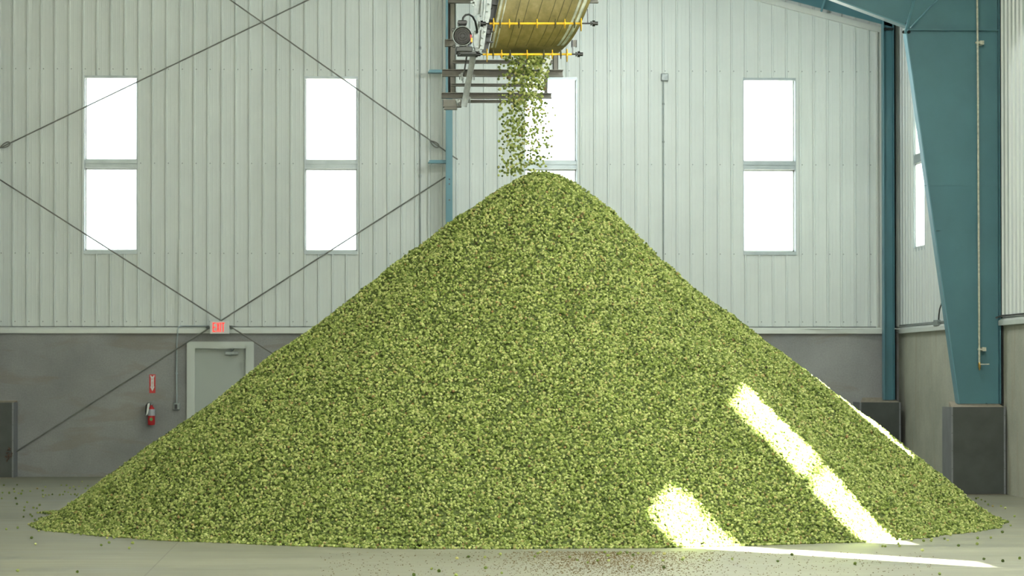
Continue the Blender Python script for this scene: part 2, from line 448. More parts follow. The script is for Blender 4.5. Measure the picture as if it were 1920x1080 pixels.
q = aty(1752, 431, YC); mb.box(q.x, q.x+.07, YC-.05, YC, q.z-.008, q.z+.008)
mb.build('stiffener_plate', m_teal, pf)
# rafter of that frame
p1 = aty(1567, 0, YC); sl = (p1.z-zk-.10)/(p1.x-ptp.x)
def rb(x): return zk+.10+sl*(x-ptp.x) if x > p1.x-1.2 else zk+.10+sl*(p1.x-1.2-ptp.x)+.256*(p1.x-1.2-x)
xs = [ptp.x+.0, p1.x, p1.x-1.2, -3.0]
mb = MB(); mb.prism([(x, YC-.006, rb(x)) for x in xs]+[(x, YC-.006, roofz(x)-.22) for x in xs[::-1]], (0, .012, 0)); mb.build('rafter_web', m_teal, pf)
mb = MB(); mb.prism([(x, YC-.11, rb(x)) for x in xs]+[(x, YC-.11, rb(x)-.02) for x in xs[::-1]], (0, .22, 0)); mb.build('rafter_flange', m_trim if False else m_bluesteel, pf)
for (px, py) in ((1701, 44), (1694.5, 60), (1704, 60)):
    mb = MB(); c = aty(px, py, YC-.12); mb.disc(c, (0,1,0), .022, .05, 8); mb.build('bolt', m_dark, pf)
for (pa, pbx, w) in (((1697, 62), (1722, -30), .030), ((1707, 52), (1785, -30), .018)):
    A = aty(pa[0], pa[1], YC-.13); B = aty(pbx[0], pbx[1], YC-.9); mb = MB(); mb.bar(A, B, w, w); mb.build('flange_brace', m_bluesteel, pf)
# end-wall frame in the corner
YE = 48.62
ef = thing('end_frame', 'slim teal steel corner column with rafter along the back wall top', 'steel column', (9.1, YE, 1.3))
xa = aty(1656, 300, YE).x; xb = aty(1673.5, 300, YE).x
mb = MB(); mb.box(xa, xb, YE-.006, YE+.006, 1.30, 8.3); mb.build('column_web', m_teal, ef)
mb = MB(); mb.box(xa-.012, xa, YE-.09, YE+.09, 1.30, 7.75); mb.build('inner_flange', m_bluesteel, ef)
mb = MB(); mb.box(xb, xb+.012, YE-.09, YE+.09, 1.30, 8.3); mb.build('outer_flange', m_teal, ef)
mb = MB(); X = [xb, -3.0]
mb.prism([(x, YE-.006, rake(x)+.05) for x in X]+[(x, YE-.006, roofz(x)-.12) for x in X[::-1]], (0, .012, 0)); mb.build('rafter_web', m_teal, ef)
A = aty(1540, 21, YE-.02); B = aty(1551, -20, YE-.5); mb = MB(); mb.bar(A, B, .03, .03); mb.build('flange_brace', m_bluesteel, ef)
mb = MB(); c = aty(1661, 54, YE-.1); mb.box(c.x-.02, c.x+.13, YE-.1, YE-.02, c.z-.02, c.z+.02); mb.build('connection_plate', m_dark, ef)
# black strips painted in as the shadow gaps beside the columns
mb = MB(); g = aty(1678, 400, YB-.25); mb.box(g.x-.012, g.x+.018, YB-.26, YB-.22, .8, 8.0); mb.build('shadow_gap_1', m_dark, kind='structure')
mb = MB(); mb.box(XR-.028, XR-.012, YC-.16, YC-.10, 1.3, 8.2); mb.build('shadow_gap_2', m_dark, kind='structure')
mb = MB(); g = aty(1675.6, 400, YB-.28); mb.box(g.x-.008, g.x+.010, YB-.29, YB-.25, ZS, 7.9); mb.build('trim_9', m_trim, kind='structure')

# middle wind column
YM = 48.62
mc = thing('wind_column', 'thin blue steel column on the back wall rising behind the pile', 'steel column', (aty(842, 300, YM).x, YM, 0))
xa = aty(836, 300, YM).x; xb = aty(848, 300, YM).x; xm = (xa+xb)/2
mb = MB(); mb.box(xa, xb, YM-.125, YM-.115, 0, 10.4); mb.build('front_flange', m_bluesteel, mc)
mb = MB(); mb.box(xm-.004, xm+.004, YM-.115, YM+.115, 0, 10.4); mb.build('web', m_bluesteel, mc)
mb = MB(); mb.box(xa, xb, YM+.115, YM+.125, 0, 10.4); mb.build('back_flange', m_bluesteel, mc)
for y in (132.5, 302):
    c = aty(805, y, YM); mb = MB(); mb.box(c.x, xa, YM-.02, YM+.17, c.z-.012, c.z+.018); mb.box(c.x-.02, xa+.02, YM-.04, YM+.17, c.z-.035, c.z-.014)
    mb.build('girt_clip', m_bluesteel, mc)
for y in (345, 375, 336):
    mb = MB(); c = aty(842, y, YM-.13); mb.disc((xm+.0, YM-.127, c.z), (0,1,0), .012, .012, 8); mb.build('bolt', m_rust, mc)
# left edge column (mostly outside the frame)
lc = thing('end_column', 'steel column at the left photo edge standing on its plinth', 'steel column', (-6.0, YE, 1.3))
mb = MB(); xx = aty(-12, 300, YE).x; mb.box(xx-.02, xx, YE-.15, YE+.15, 1.33, 10.6); mb.box(xx-.22, xx-.02, YE-.006, YE+.006, 1.33, 10.6); mb.box(xx-.24, xx-.22, YE-.15, YE+.15, 1.33, 10.6)
mb.build('column_section', m_teal, lc)

# ------------------------------------------------------------------ plinths
def plinth(x0, x1, yf, yb, zt, rise, lab, tx0, side=True):
    r = thing('column_plinth', lab, 'plinth', ((x0+x1)/2, (yf+yb)/2, 0), 'steel clad column plinths')
    mb = MB(); mb.add([(x0+.01, yf+.01, 0), (x1-.01, yf+.01, 0), (x1-.01, yb, 0), (x0+.01, yb, 0), (x0+.01, yf+.01, zt-.004), (x1-.01, yf+.01, zt-.004), (x1-.01, yb, zt+rise), (tx0, yb, zt+rise)],
                    [(0,3,2,1),(4,5,6,7),(0,1,5,4),(1,2,6,5),(2,3,7,6),(3,0,4,7)])
    mb.build('concrete_core', m_dust, r)
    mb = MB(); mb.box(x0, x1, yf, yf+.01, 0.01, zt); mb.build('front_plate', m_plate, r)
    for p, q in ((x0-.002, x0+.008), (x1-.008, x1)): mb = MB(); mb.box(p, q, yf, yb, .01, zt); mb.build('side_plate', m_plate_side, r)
    for p, q in ((x0-.004, x0+.022), (x1-.022, x1+.004)):
        mb = MB(); mb.box(p, q, yf-.006, yf, .01, zt); ca = mb.build('corner_angle', m_plate_side, r)
        for k in range(5): mb = MB(); mb.disc(((p+q)/2, yf-.008, .12+k*(zt-.24)/4), (0,1,0), .006, .008, 8); mb.build('bolt', m_dgrey, ca)
    return r
a = atz(1787, 929); YP = 40.98
x0 = aty(1784, 850, YP).x; x1 = aty(1885, 850, YP).x
plinth(x0, min(x1, XR-.0), YP, YP+.62, 1.256, .075, 'dark steel-clad concrete plinth under the large tapered teal column', x0+.10)
YQ = 48.35; x0 = aty(1612.5, 800, YQ).x; x1 = aty(1688.5, 800, YQ).x
plinth(x0, min(x1, XR), YQ, YB, 1.262, .075, 'dark steel-clad concrete plinth under the slim corner column, half behind the pile', x0+.16)
x0 = aty(-54, 800, YQ).x; x1 = aty(25, 800, YQ).x
lp = plinth(x0, x1, YQ, YB, 1.262, .03, 'blue-grey steel-clad plinth cut by the left edge of the photo', x0+.05)
mb = MB()
for k in range(14):
    p = Vector((x1-.05+random.uniform(-.05,.03), YQ-.02+random.uniform(-.02,.02), .40+random.uniform(-.09,.09)))
    mb.tube([p, p+Vector((random.uniform(-.05,.05), random.uniform(-.02,.02), random.uniform(-.05,.05)))], .010, 6)
tag(mb.build('anchor_wire', m_rust), 'rusty wire bundle tied at the brace rod foot on the left plinth', 'wire')

# ------------------------------------------------------------------ brace rods
def rodthing(a, b, lab, eyes=(), Y=48.82):
    A = aty(*a, Y); B = aty(*b, Y)
    r = thing('brace_rod', lab, 'brace rod', A, 'crossed brace rods on the back wall')
    mb = MB(); mb.tube([A, B], .0115, 8); mb.build('rod', m_rod, r)
    d = (B-A).normalized(); n = Vector((-d.z, 0, d.x))
    for e in eyes:
        C = aty(*e, Y-.01); pts = []
        for k in range(17):
            t = 2*PI*k/16; pts.append(C+d*math.cos(t)*.085+n*math.sin(t)*.035*(1+.35*math.cos(t)))
        mb = MB(); mb.tube(pts, .010, 8, False); mb.build('turnbuckle', m_rod, r)
    return r
rodthing((-14, 284), (834, -123), 'upper brace rod rising from the left edge past the first window', ((10, 272),))
rodthing((40, -275), (858, 299), 'upper brace rod falling rightwards across the second window to the column', ((815, 270),), 48.80)
rodthing((-14, 328), (640, 745), 'lower brace rod falling from the left edge toward behind the exit sign and pile')
rodthing((835, 332), (22, 852), 'long lower brace rod from the column down past the exit sign to the left plinth', (), 48.80)

# ------------------------------------------------------------------ wall services
def P(px, py, d=.03): return aty(px, py, YB-d)
def wire(name, lab, cat, pts, r, mat, parent=None, coup=()):
    mb = MB(); mb.tube(pts, r, 8)
    for c, ax in coup: mb.disc(c, ax, r*1.7, .05, 8)
    o = mb.build(name, mat, parent)
    if not parent: tag(o, lab, cat)
    return o
wire('electrical_conduit', 'thin vertical conduit on the back wall just left of the column, down to the pile', 'conduit', [P(787, -20), P(788, 600)], .011, m_galv, None, [(P(787.5, 90), (0,0,1)), (P(787.5, 330), (0,0,1))])
wire('electrical_conduit', 'long horizontal conduit resting along the back wall ledge to the corner', 'conduit', [P(560, 617.5, .045), P(1500, 616.6, .045), P(1690, 616.4, .30)], .012, m_trim, None, [(P(1465, 616.6, .045), (1,0,0)), (P(1607, 616.6, .045), (1,0,0))])
# switch box conduit
r = thing('switch_box', 'small grey switch box on the concrete with conduit bent up to the exit sign', 'switch box', P(331, 762, 0))
mb = MB(); c = P(331.5, 762, 0); mb.bev(c.x-.055, c.x+.055, YB-.07, YB, c.z-.06, c.z+.06, .01); mb.build('box_body', m_galv, r)
mb = MB(); mb.bev(c.x-.035, c.x+.01, YB-.08, YB-.07, c.z-.042, c.z+.035, .004); mb.build('switch_plate', m_black, r)
pts = [P(331.5, 757), P(331, 700), P(331.5, 640), P(333, 628, .09), P(333, 620, .09), P(334.5, 614, .08), P(339, 611.5, .06), P(346, 611.3, .05), P(392, 611.3, .05)]
mb = MB(); mb.tube(pts, .012, 8); mb.disc(P(331, 700), (0,0,1), .02, .03); mb.build('conduit', m_winframe, r)
wire('electrical_conduit', 'slim vertical conduit on the left liner panels above the switch box conduit', 'conduit', [P(336, 450), P(335.5, 612, .06)], .009, m_trim)
# exit sign
r = thing('exit_sign', 'lit white EXIT sign with red letters above the door', 'sign', P(411, 614, 0))
A = P(393.5, 626, .24); B = P(430, 602, .24)
mb = MB(); mb.bev(A.x, B.x, YB-.26, YB-.20, A.z, B.z, .008); mb.box(A.x+.13, B.x-.13, YB-.20, YB, A.z+.06, B.z-.06)
mb.build('sign_housing', m_white, r)
def letters(mb, word, x0, z0, w, h, gap, st, yf, dep=.004):
    for ch in word:
        def L(a, b):
            p = Vector((x0+a[0]*w, yf, z0+a[1]*h)); q = Vector((x0+b[0]*w, yf, z0+b[1]*h)); d = (q-p).normalized(); nn = Vector((-d.z, 0, d.x))*st/2
            mb.prism([p-nn, q-nn, q+nn, p+nn], (0, -dep, 0))
        s2 = st/2/h; s1 = st/2/w
        if ch == 'E':
            L((s1,0),(s1,1)); [L((0,y),(1,y)) for y in (s2,.5,1-s2)]
        elif ch == 'X': L((s1,0),(1-s1,1)); L((1-s1,0),(s1,1))
        elif ch == 'I': L((.5,0),(.5,1))
        elif ch == 'T': L((.5,0),(.5,1)); L((0,1-s2),(1,1-s2))
        elif ch == 'F': L((s1,0),(s1,1)); L((0,.5),(.9,.5)); L((0,1-s2),(1,1-s2))
        elif ch == 'R': L((s1,0),(s1,1)); L((0,1-s2),(1,1-s2)); L((0,.5),(1,.5)); L((1-s1,.5),(1-s1,1)); L((.4,.5),(1,0))
        elif ch == 'N': L((s1,0),(s1,1)); L((1-s1,0),(1-s1,1)); L((s1,1),(1-s1,0))
        elif ch == 'G': L((s1,0),(s1,1)); L((0,s2),(1,s2)); L((0,1-s2),(1,1-s2)); L((1-s1,0),(1-s1,.5)); L((.5,.5),(1,.5))
        elif ch == 'U': L((s1,0),(s1,1)); L((1-s1,0),(1-s1,1)); L((0,s2),(1,s2))
        elif ch == 'S': L((0,s2),(1,s2)); L((0,.5),(1,.5)); L((0,1-s2),(1,1-s2)); L((s1,.5),(s1,1)); L((1-s1,0),(1-s1,.5))
        elif ch == 'H': L((s1,0),(s1,1)); L((1-s1,0),(1-s1,1)); L((0,.5),(1,.5))
        x0 += (w if ch != 'I' else w*.5)+gap if ch != 'I' else w+gap
Lx = A.x+.050; wl = .050
mb = MB(); letters(mb, 'E', Lx, A.z+.034, wl, .155, 0, .0155, YB-.263); letters(mb, 'X', Lx+.064, A.z+.034, wl, .155, 0, .0155, YB-.263)
letters(mb, 'I', Lx+.107, A.z+.034, wl, .155, 0, .0155, YB-.263); letters(mb, 'T', Lx+.151, A.z+.034, wl, .155, 0, .0155, YB-.263)
mb.build('sign_letters', m_exit, r)
for px in (390, 434):
    c = P(px, 613, .09); mb = MB(); mb.lathe((c.x, YB-.10, c.z), (0, -1, -.5), [(-.03, .012), (0, .028), (.03, .034), (.035, .03)], 12)
    mb.bar((c.x, YB-.08, c.z), (c.x+(.05 if px < 400 else -.05), YB-.08, c.z+.01), .015, .015); mb.build('lamp_head', m_galv, r)
# fire sign
r = thing('fire_sign', 'small red sign with white down arrow above the fire extinguisher', 'sign', P(285.5, 720, 0))
A = P(280, 737, 0); B = P(291.5, 702, 0); cx = (A.x+B.x)/2
mb = MB(); mb.box(A.x, B.x, YB-.004, YB, A.z, B.z); mb.build('sign_plate', m_redsign, r)
w = (B.x-A.x); h = B.z-A.z; yf = YB-.005
mb = MB(); mb.prism([(cx+dx*w, yf, A.z+dz*h) for dx, dz in ((0,.10),(.36,.34),(.24,.34),(.24,.80),(.38,.95),(.22,.95),(0,.86),(-.22,.95),(-.38,.95),(-.24,.80),(-.24,.34),(-.36,.34))], (0,-.002,0)); mb.build('arrow', m_white, r)
mb = MB(); zz = A.z+.79*h
for wd, xx in (('FIRE', 0), ):
    for ch in 'FIRE':
        letters(mb, ch, cx-.011, zz-.024, .022, .018, 0, .0035, yf-.0035, .001); zz -= .027
zz -= .006
for ch in 'EXTINGUISHER'[:4]:
    letters(mb, ch, cx-.008, zz-.018, .016, .012, 0, .003, yf-.0035, .001); zz -= .016
mb.build('sign_letters', m_redsign, r)
# extinguisher
r = thing('fire_extinguisher', 'red fire extinguisher hanging on the concrete wall left of the door', 'fire extinguisher', P(284, 798, 0))
c = P(284.5, 797, 0); X0 = c.x; Y0 = YB-.095; Z0 = c.z
mb = MB(); mb.lathe((X0, Y0, Z0), (0,0,1), [(0,.045),(.005,.058),(.02,.062),(.25,.062),(.285,.052),(.31,.03),(.325,.02),(.345,.02)], 24); cyl = mb.build('cylinder', m_red, r)
mb = MB(); mb.lathe((X0, Y0, Z0+.16), (0,0,1), [(0,.0632),(.11,.0632)], 24); mb.build('label_band', m_label, cyl)
mb = MB(); mb.disc((X0, Y0-.064, Z0+.10), (0,1,0), .026, .004, 16); mb.build('round_label', m_green, cyl)
mb = MB(); mb.lathe((X0, Y0, Z0+.34), (0,0,1), [(0,.022),(.03,.02),(.04,.012)], 12)
mb.bar((X0-.05, Y0, Z0+.385), (X0+.085, Y0, Z0+.425), .022, .01); mb.bar((X0-.04, Y0, Z0+.365), (X0+.06, Y0, Z0+.375), .02, .01); mb.build('valve_handle', m_galv, r)
mb = MB(); mb.tube([(X0-.02, Y0, Z0+.36), (X0-.06, Y0-.02, Z0+.37), (X0-.085, Y0-.03, Z0+.33), (X0-.09, Y0-.03, Z0+.24), (X0-.082, Y0-.02, Z0+.16)], .012, 8); mb.build('hose', m_black, r)
mb = MB(); mb.prism([(X0-.055, Y0-.075, Z0+.37), (X0-.02, Y0-.075, Z0+.37), (X0-.05, Y0-.075, Z0+.20), (X0-.085, Y0-.075, Z0+.16)], (0,.004,0)); mb.build('inspection_tag', m_white, r)
mb = MB(); mb.box(X0-.02, X0+.02, Y0+.05, YB, Z0+.05, Z0+.38); mb.build('wall_bracket', m_black, r)
# junction box
r = thing('junction_box', 'square grey junction box high on the back wall with conduit dropping behind the pile', 'junction box', P(1246, 145, 0))
A = P(1239.5, 152, .05); B = P(1253, 138, .05); mb = MB(); mb.bev(A.x, B.x, YB-.09, YB, A.z, B.z, .012)
mb.tube([(A.x+.02, YB-.095, A.z+.03), (A.x+.02, YB-.088, A.z+.03)], .012, 8); mb.tube([(B.x-.02, YB-.095, B.z-.03), (B.x-.02, YB-.088, B.z-.03)], .010, 8)
mb.build('box_body', m_galv, r)
mb = MB(); mb.tube([P(1243.5, 151), P(1244, 700)], .010, 8)
for y in (195, 266): mb.disc(P(1243.7, y), (0,0,1), .02, .03, 8)
mb.build('conduit', m_galv, r)
# right wall box and cable
XW = XR-.03
r = thing('cable_box', 'small grey cable box on the side wall ledge left of the large column', 'junction box', atx(1759.5, 605, XW))
A = atx(1755.5, 611.5, XW); B = atx(1763.5, 599.5, XW); mb = MB(); y0, y1 = sorted((A.y, B.y)); mb.bev(XR-.08, XR-.0, y0, y1, A.z, B.z, .01); mb.build('box_body', m_galv, r)
mb = MB(); mb.tube([atx(1760, 600, XW-.02), atx(1760.5, 590, XW-.03), atx(1762, 579, XW-.05), atx(1765.5, 569, XW-.08), atx(1768, 560, XW-.12)], .012, 8); mb.build('cable', m_dgrey, r)
zc = ZS+.105
wire('electrical_conduit', 'grey conduit along the side wall ledge between the two columns', 'conduit', [(XR-.045, YB-.3, zc), (XR-.045, 41.7, zc)], .011, m_galv)
wire('electrical_conduit', 'grey conduit on the side wall ledge at the right photo edge', 'conduit', [(XR-.12, YC-.18, zc-.03), (XR-.05, YC-.2, zc+.0), (XR-.05, 33.9, zc)], .014, m_dgrey)
# water pipe on tapered column
YPp = YC-.20
r = thing('water_pipe', 'pale vertical pipe with a brass tap clamped to the large teal column', 'pipe', aty(1837, 690, YPp))
mb = MB(); mb.tube([aty(1831.7, -60, YPp), aty(1833.2, 100, YPp), aty(1836.3, 680, YPp)], .0155, 10); mb.build('pipe', m_pipe, r)
for (px, py, s) in ((1834, 80, 1), (1838, 655, 1)):
    c = aty(px, py, YPp); mb = MB(); mb.box(c.x-.035, c.x+.02, YPp-.03, YPp+.03, c.z-.012, c.z+.012); mb.box(c.x+.025, c.x+.085, YPp-.01, YC-.006, c.z-.025, c.z+.03)
    mb.build('pipe_clamp', m_pipe, r)
c = aty(1836.6, 683, YPp)
mb = MB(); mb.lathe((c.x, YPp, c.z-.085), (0,0,1), [(0,.010),(.03,.012),(.04,.020),(.10,.020),(.11,.017)], 12); mb.build('tap_body', m_brass, r)
mb = MB(); mb.bar((c.x, YPp-.02, c.z), (c.x+.135, YPp-.03, c.z+.002), .018, .014); mb.build('tap_lever', m_pipe, r)

# ------------------------------------------------------------------ platform framework behind the conveyor
YK = 36.0
fw = thing('support_framework', 'brown-grey steel beam framework hanging behind the conveyor', 'steel framework', aty(845, 190, YK))
def beam(x0, x1, y0, y1, Y=YK, dep=.10, name='beam', mat=m_beam):
    A = aty(x0, y1, Y); B = aty(x1, y0, Y); t = max(.008, (B.z-A.z)*.10)
    mb = MB()
    if x1-x0 > y1-y0:   # channel laid flat
        mb.box(A.x, B.x, Y, Y+.008, A.z, B.z); mb.box(A.x, B.x, Y-dep, Y+.008, B.z-t, B.z); mb.box(A.x, B.x, Y-dep, Y+.008, A.z, A.z+t)
    else:
        mb.box(A.x, B.x, Y, Y+.008, A.z, B.z); mb.box(A.x, A.x+.008, Y, Y+dep, A.z, B.z); mb.box(B.x-.008, B.x, Y, Y+dep, A.z, B.z)
    return mb.build(name, mat, fw)
beam(840, 843, -610, 176, YK+.15, .02, 'post'); beam(843, 854, -610, 176, YK+.15, .15, 'post')
beam(1037, 1046, -600, 133, YK+.15, .08, 'post'); beam(1020.5, 1027, 142, 182, YK+.15, .06, 'post')
beam(829, 1055, 132, 144); beam(828, 1034, 175.5, 185); beam(849, 1036, 113.5, 119.5, YK+.1, .05)
beam(846, 1010, 157.5, 162.5, YK+.1, .04); beam(874, 985, 188, 193, YK+.1, .04)
beam(840, 893, -8, 6.5, YK+.05); beam(1095, 1121, -8, 6.5, YK+.05); beam(834, 850, 75, 88, YK+.05); beam(1072, 1081.5, 75, 87.5, YK+.05)
A = aty(831, 200, YK-.12); B = aty(865.5, 186, YK-.12); mb = MB(); mb.box(A.x, B.x, YK-.12, YK+.02, A.z, B.z); 
A = aty(833, 205, YK-.1); B = aty(857, 200, YK-.1); mb.box(A.x, B.x, YK-.1, YK+.0, A.z, B.z); mb.build('bearing_block', m_beam, fw)
YS = YK-.14
A = aty(889, 96, YS); B = aty(869.5, 200, YS); mb = MB()
mb.bar(A, B, .008, .072, (1,0,0)); d = (B-A).normalized(); n = Vector((-d.z,0,d.x)).normalized()
mb.bar(A+n*.035-Vector((0,.02,0)), B+n*.035-Vector((0,.02,0)), .05, .006, (1,0,0)); mb.bar(A-n*.035-Vector((0,.02,0)), B-n*.035-Vector((0,.02,0)), .05, .006, (1,0,0))
mb.build('hanging_strut', m_galv, fw)
A = aty(876, 100, YS+.03); B = aty(869, 143, YS+.03); mb = MB(); mb.bar(A, B, .015, .02, (1,0,0)); mb.build('tie_bar', m_dgrey, fw)
for px, py in ((862,141),(866,143),(885,141),(889,142),(881,184),(878,183),(856,187),(861,189),(858,191),(866,138),(868,147)):
    mb = MB(); c = aty(px, py, YK-.15); mb.disc(c, (0,1,.1), .016, .05, 6); mb.disc(c-Vector((0,0,.03)), (0,0,1), .007, .05, 6); mb.build('bolt', m_galv, fw)
A = aty(1031, 106, YK-.3); B = aty(998, 187, YK-.3)
mb = MB(); mb.prism([A+Vector((-.025,0,0)), A+Vector((.028,0,0)), B+Vector((.026,0,0)), B+Vector((-.020,0,0))], (0,.012,0))
mb.prism([A+Vector((.026,0,0)), A+Vector((.034,0,0)), B+Vector((.032,0,0)), B+Vector((.026,0,0))], (0,.05,0))
tag(mb.build('deflector_strip', m_plastic), 'milky white slanting strip hanging beside the falling hops', 'chute')

# ------------------------------------------------------------------ conveyor
YV = 33.55
cv = thing('belt_conveyor', 'olive belt conveyor with yellow disc idlers pouring hops onto the pile', 'conveyor', aty(990, 60, YV))
def interp(tab, t):
    for (a, *va), (b, *vb) in zip(tab, tab[1:]):
        if a <= t <= b:
            f = (t-a)/(b-a); return [x+(y-x)*f for x, y in zip(va, vb)]
    return list(tab[-1][1:])
# rows: t, left px, right px, py, depth offset
tab = [(-1, 1025, 1222, -430, -.55), (0, 950, 1128, -75, -.10), (.2, 942, 1118, -34, -.03), (.38, 936, 1108, 0, .0), (.55, 928.5, 1093, 36, .06), (.66, 924, 1083, 58, .13), (.78, 920, 1069, 79, .25), (.88, 917, 1055, 93, .40), (.95, 916, 1045, 101, .55), (1, 918, 1040, 104, .75)]
def smooth(t, n=7):
    acc = [0]*4
    for k in range(-3, 4):
        q = interp(tab, min(1, max(-1, t+k*.018)))
        for i in range(4): acc[i] += q[i]/n
    return acc
def beltpt(s, t, off=0.):
    l, r, y, dpt = smooth(t)
    px = l+(r-l)*s
    y2 = y - 3*math.sin(PI*s)*0 
    return aty(px, y2, YV+dpt*(.9+.25*s)+.10*(s-.5)) + Vector((0, off, -off*.4))
NS, NT_ = 24, 84
def belt_patch(mb, s0, s1, off, th, ns=NS):
    vs = []
    for j in range(NT_+1):
        for i in range(ns+1):
            vs.append(beltpt(s0+(s1-s0)*i/ns, -1+2*j/NT_, off))
    n = len(vs); vs += [v+Vector((0, th, th*.5)) for v in vs]
    fs = []
    for j in range(NT_):
        for i in range(ns):
            a = j*(ns+1)+i; fs.append((a, a+1, a+ns+2, a+ns+1)); fs.append((n+a, n+a+ns+1, n+a+ns+2, n+a+1))
    for j in range(NT_):
        a = j*(ns+1); fs.append((a, a+ns+1, n+a+ns+1, n+a)); a += ns; fs.append((a, n+a, n+a+ns+1, a+ns+1))
    for i in range(ns):
        fs.append((i, n+i, n+i+1, i+1)); a = NT_*(ns+1)+i; fs.append((a, a+1, n+a+1, n+a))
    mb.add(vs, fs, True)
mb = MB(); belt_patch(mb, 0, 1, 0, .02); blt = mb.build('belt', m_belt, cv)
mb = MB(); belt_patch(mb, .015, .045, -.010, .012, 2); belt_patch(mb, .07, .085, -.008, .01, 2); belt_patch(mb, .875, .905, -.008, .01, 2); belt_patch(mb, .925, .965, -.012, .014, 3); mb.build('belt_edge', m_beltedge, blt)
mb = MB()
for s in (.235, .33, .475, .62, .715, .80): belt_patch(mb, s-.004, s+.004, -.005, .007, 1)
mb.build('belt_seam', m_groove, blt)
# idlers
for (ya, xl, xr_y, xblk0, xblk1, discs, dep) in ((44.2, 918, 1091, 903, 1113, (925.5, 937.7, 955, 973, 1007, 1041.5, 1059, 1077, 1089.5), -.12), (102, 905, 1072, 893, 1085, (913.2, 924.6, 940.5, 956.6, 988.2, 1019.5, 1035.5, 1051.5, 1063), .02)):
    Y = YV+dep; A = aty(xl, ya, Y); B = aty(xr_y, ya-.3, Y); ax = (B-A).normalized()
    mb = MB(); mb.tube([A, B], .0125, 12); idl = mb.build('return_idler', m_yellow, cv)
    for i, dx in enumerate(discs):
        end = i in (0, len(discs)-1); c = aty(dx, ya+(0 if not end else 2), Y)
        mb = MB(); mb.disc(c, ax, .078 if end else .055, .008, 24); mb.disc(c, ax, .022, .02, 12); mb.build('idler_disc', m_yellow if end else m_groove if i%2 else m_yellow, idl)
    A2 = aty(xblk0, ya, Y); B2 = aty(xblk1, ya-.3, Y); 
    for q, e in ((A2, A), (B2, B)):
        mb = MB(); mb.tube([q, e], .009, 8); mb.disc(q, ax, .036, .03, 10); mb.disc(q+ax*.02, ax, .022, .06, 8); mb.disc(q-ax*.03, ax, .028, .012, 6)
        if q is B2: mb.bar(aty(xblk1-11, ya, Y), aty(xblk1-11.5, ya-27, Y+.02), .010, .012)
        mb.build('idler_bracket', m_black, idl)
for px in (935, 1180):
    a = aty(px, -395, YV+.25); mb = MB(); mb.tube([a, (a.x, a.y, roofz(a.x)+.02)], .015, 8); mb.build('hanger_rod', m_galv, cv)
a = aty(925, -385, YV+.2); b = aty(1200, -385, YV-.2); mb = MB(); mb.bar(a, b, .08, .08); mb.build('cross_beam', m_beam, cv)
# left side frame
def quad(mb, pts, Y, dep):
    pts = [(x+34, -400) if y == -40 else (x, y) for x, y in pts]
    mb.prism([aty(x, y, Y) for x, y in pts], (0, dep, 0))
mb = MB(); quad(mb, [(893,-40), (899,-40), (893,28), (887.5,32)], YV+.05, .08); quad(mb, [(908,-40), (911,-40), (903,30), (900,30)], YV+.02, .06)
quad(mb, [(899,-40), (908,-40), (900,26), (893,26)], YV+.12, .02); mb.build('side_channel', m_galv, cv)
mb = MB(); quad(mb, [(916,-40), (926,-40), (919,30), (913,52), (907,92), (901,92), (906,52), (911,20)], YV-.02, .03); quad(mb, [(914.5,-40), (916.5,-40), (905,60), (901.5,92), (899.5,92), (903,56)], YV-.06, .08)
mb.build('side_channel', m_galv, cv)
mb = MB(); quad(mb, [(922,-40), (947,-40), (935,0), (928,36), (922,60), (914,98), (903,98), (913,52)], YV+.16, .05); mb.build('inner_plate', m_dgrey, cv)
for y in (-12, 8, 36, 58, 78):
    mb = MB(); A = aty(920-y*.09, y, YV+.10); B = aty(934-y*.12, y+1.5, YV+.10); mb.bar(A, B, .10, .012); mb.build('cross_rib', m_black, cv)
for px, py in ((916, 60), (918, 12)):
    mb = MB(); c = aty(px, py, YV+.08); mb.bev(c.x-.03, c.x+.03, YV+.02, YV+.1, c.z-.035, c.z+.03, .008); mb.build('bearing_cap', m_black, cv)
for px, py in ((884,4),(887,10),(889,2),(892,8),(909,58),(905,70),(903,84),(911,40),(914,20),(917,6),(895,88),(899,94)):
    mb = MB(); c = aty(px, py, YV-.08); mb.disc(c, (0,1,0), .014, .04, 6); mb.build('bolt', m_galv, cv)
quadl = MB(); quad(quadl, [(895,30), (899,30), (900,50), (897,60), (893,52)], YV, .05); quad(quadl, [(889,58), (904,56), (905,88), (899,96), (892,96), (888,80)], YV+.02, .20)
quadl.build('gearbox', m_galv, cv)
# motor
mc_ = aty(867, 67.5, YV-.30)
mo = MB(); mo.lathe(mc_+Vector((0,.0,0)), (.10,1,0), [(0,.095),(.012,.108),(.05,.112),(.09,.108),(.10,.10),(.34,.10),(.35,.06)], 28)
for k in range(20):
    t = 2*PI*k/20; d = Vector((math.cos(t), 0, math.sin(t))); o = mc_+Vector((.014,.13,0)); mo.bar(o+d*.098, o+d*.112, .20, .004, d.cross(Vector((0,1,0))))
motor = mo.build('motor', m_black, cv)
mb = MB(); pts = [mc_+Vector((.112*math.cos(2*PI*k/28), -.004, .112*math.sin(2*PI*k/28))) for k in range(29)]; mb.tube(pts, .0065, 8, False)
mb.build('cowl_ring', m_galv, motor)
mb = MB(); 
for rr in (.03, .055, .078):
    mb.tube([mc_+Vector((rr*math.cos(2*PI*k/24), -.006, rr*math.sin(2*PI*k/24))) for k in range(25)], .003, 6, False)
for k in range(4):
    t = PI/4*k*2; mb.bar(mc_+Vector((.015*math.cos(t), -.006, .015*math.sin(t))), mc_+Vector((.095*math.cos(t), -.006, .095*math.sin(t))), .006, .008)
mb.disc(mc_+Vector((0,-.008,0)), (0,1,0), .016, .008, 12); mb.build('fan_grille', m_black, motor)
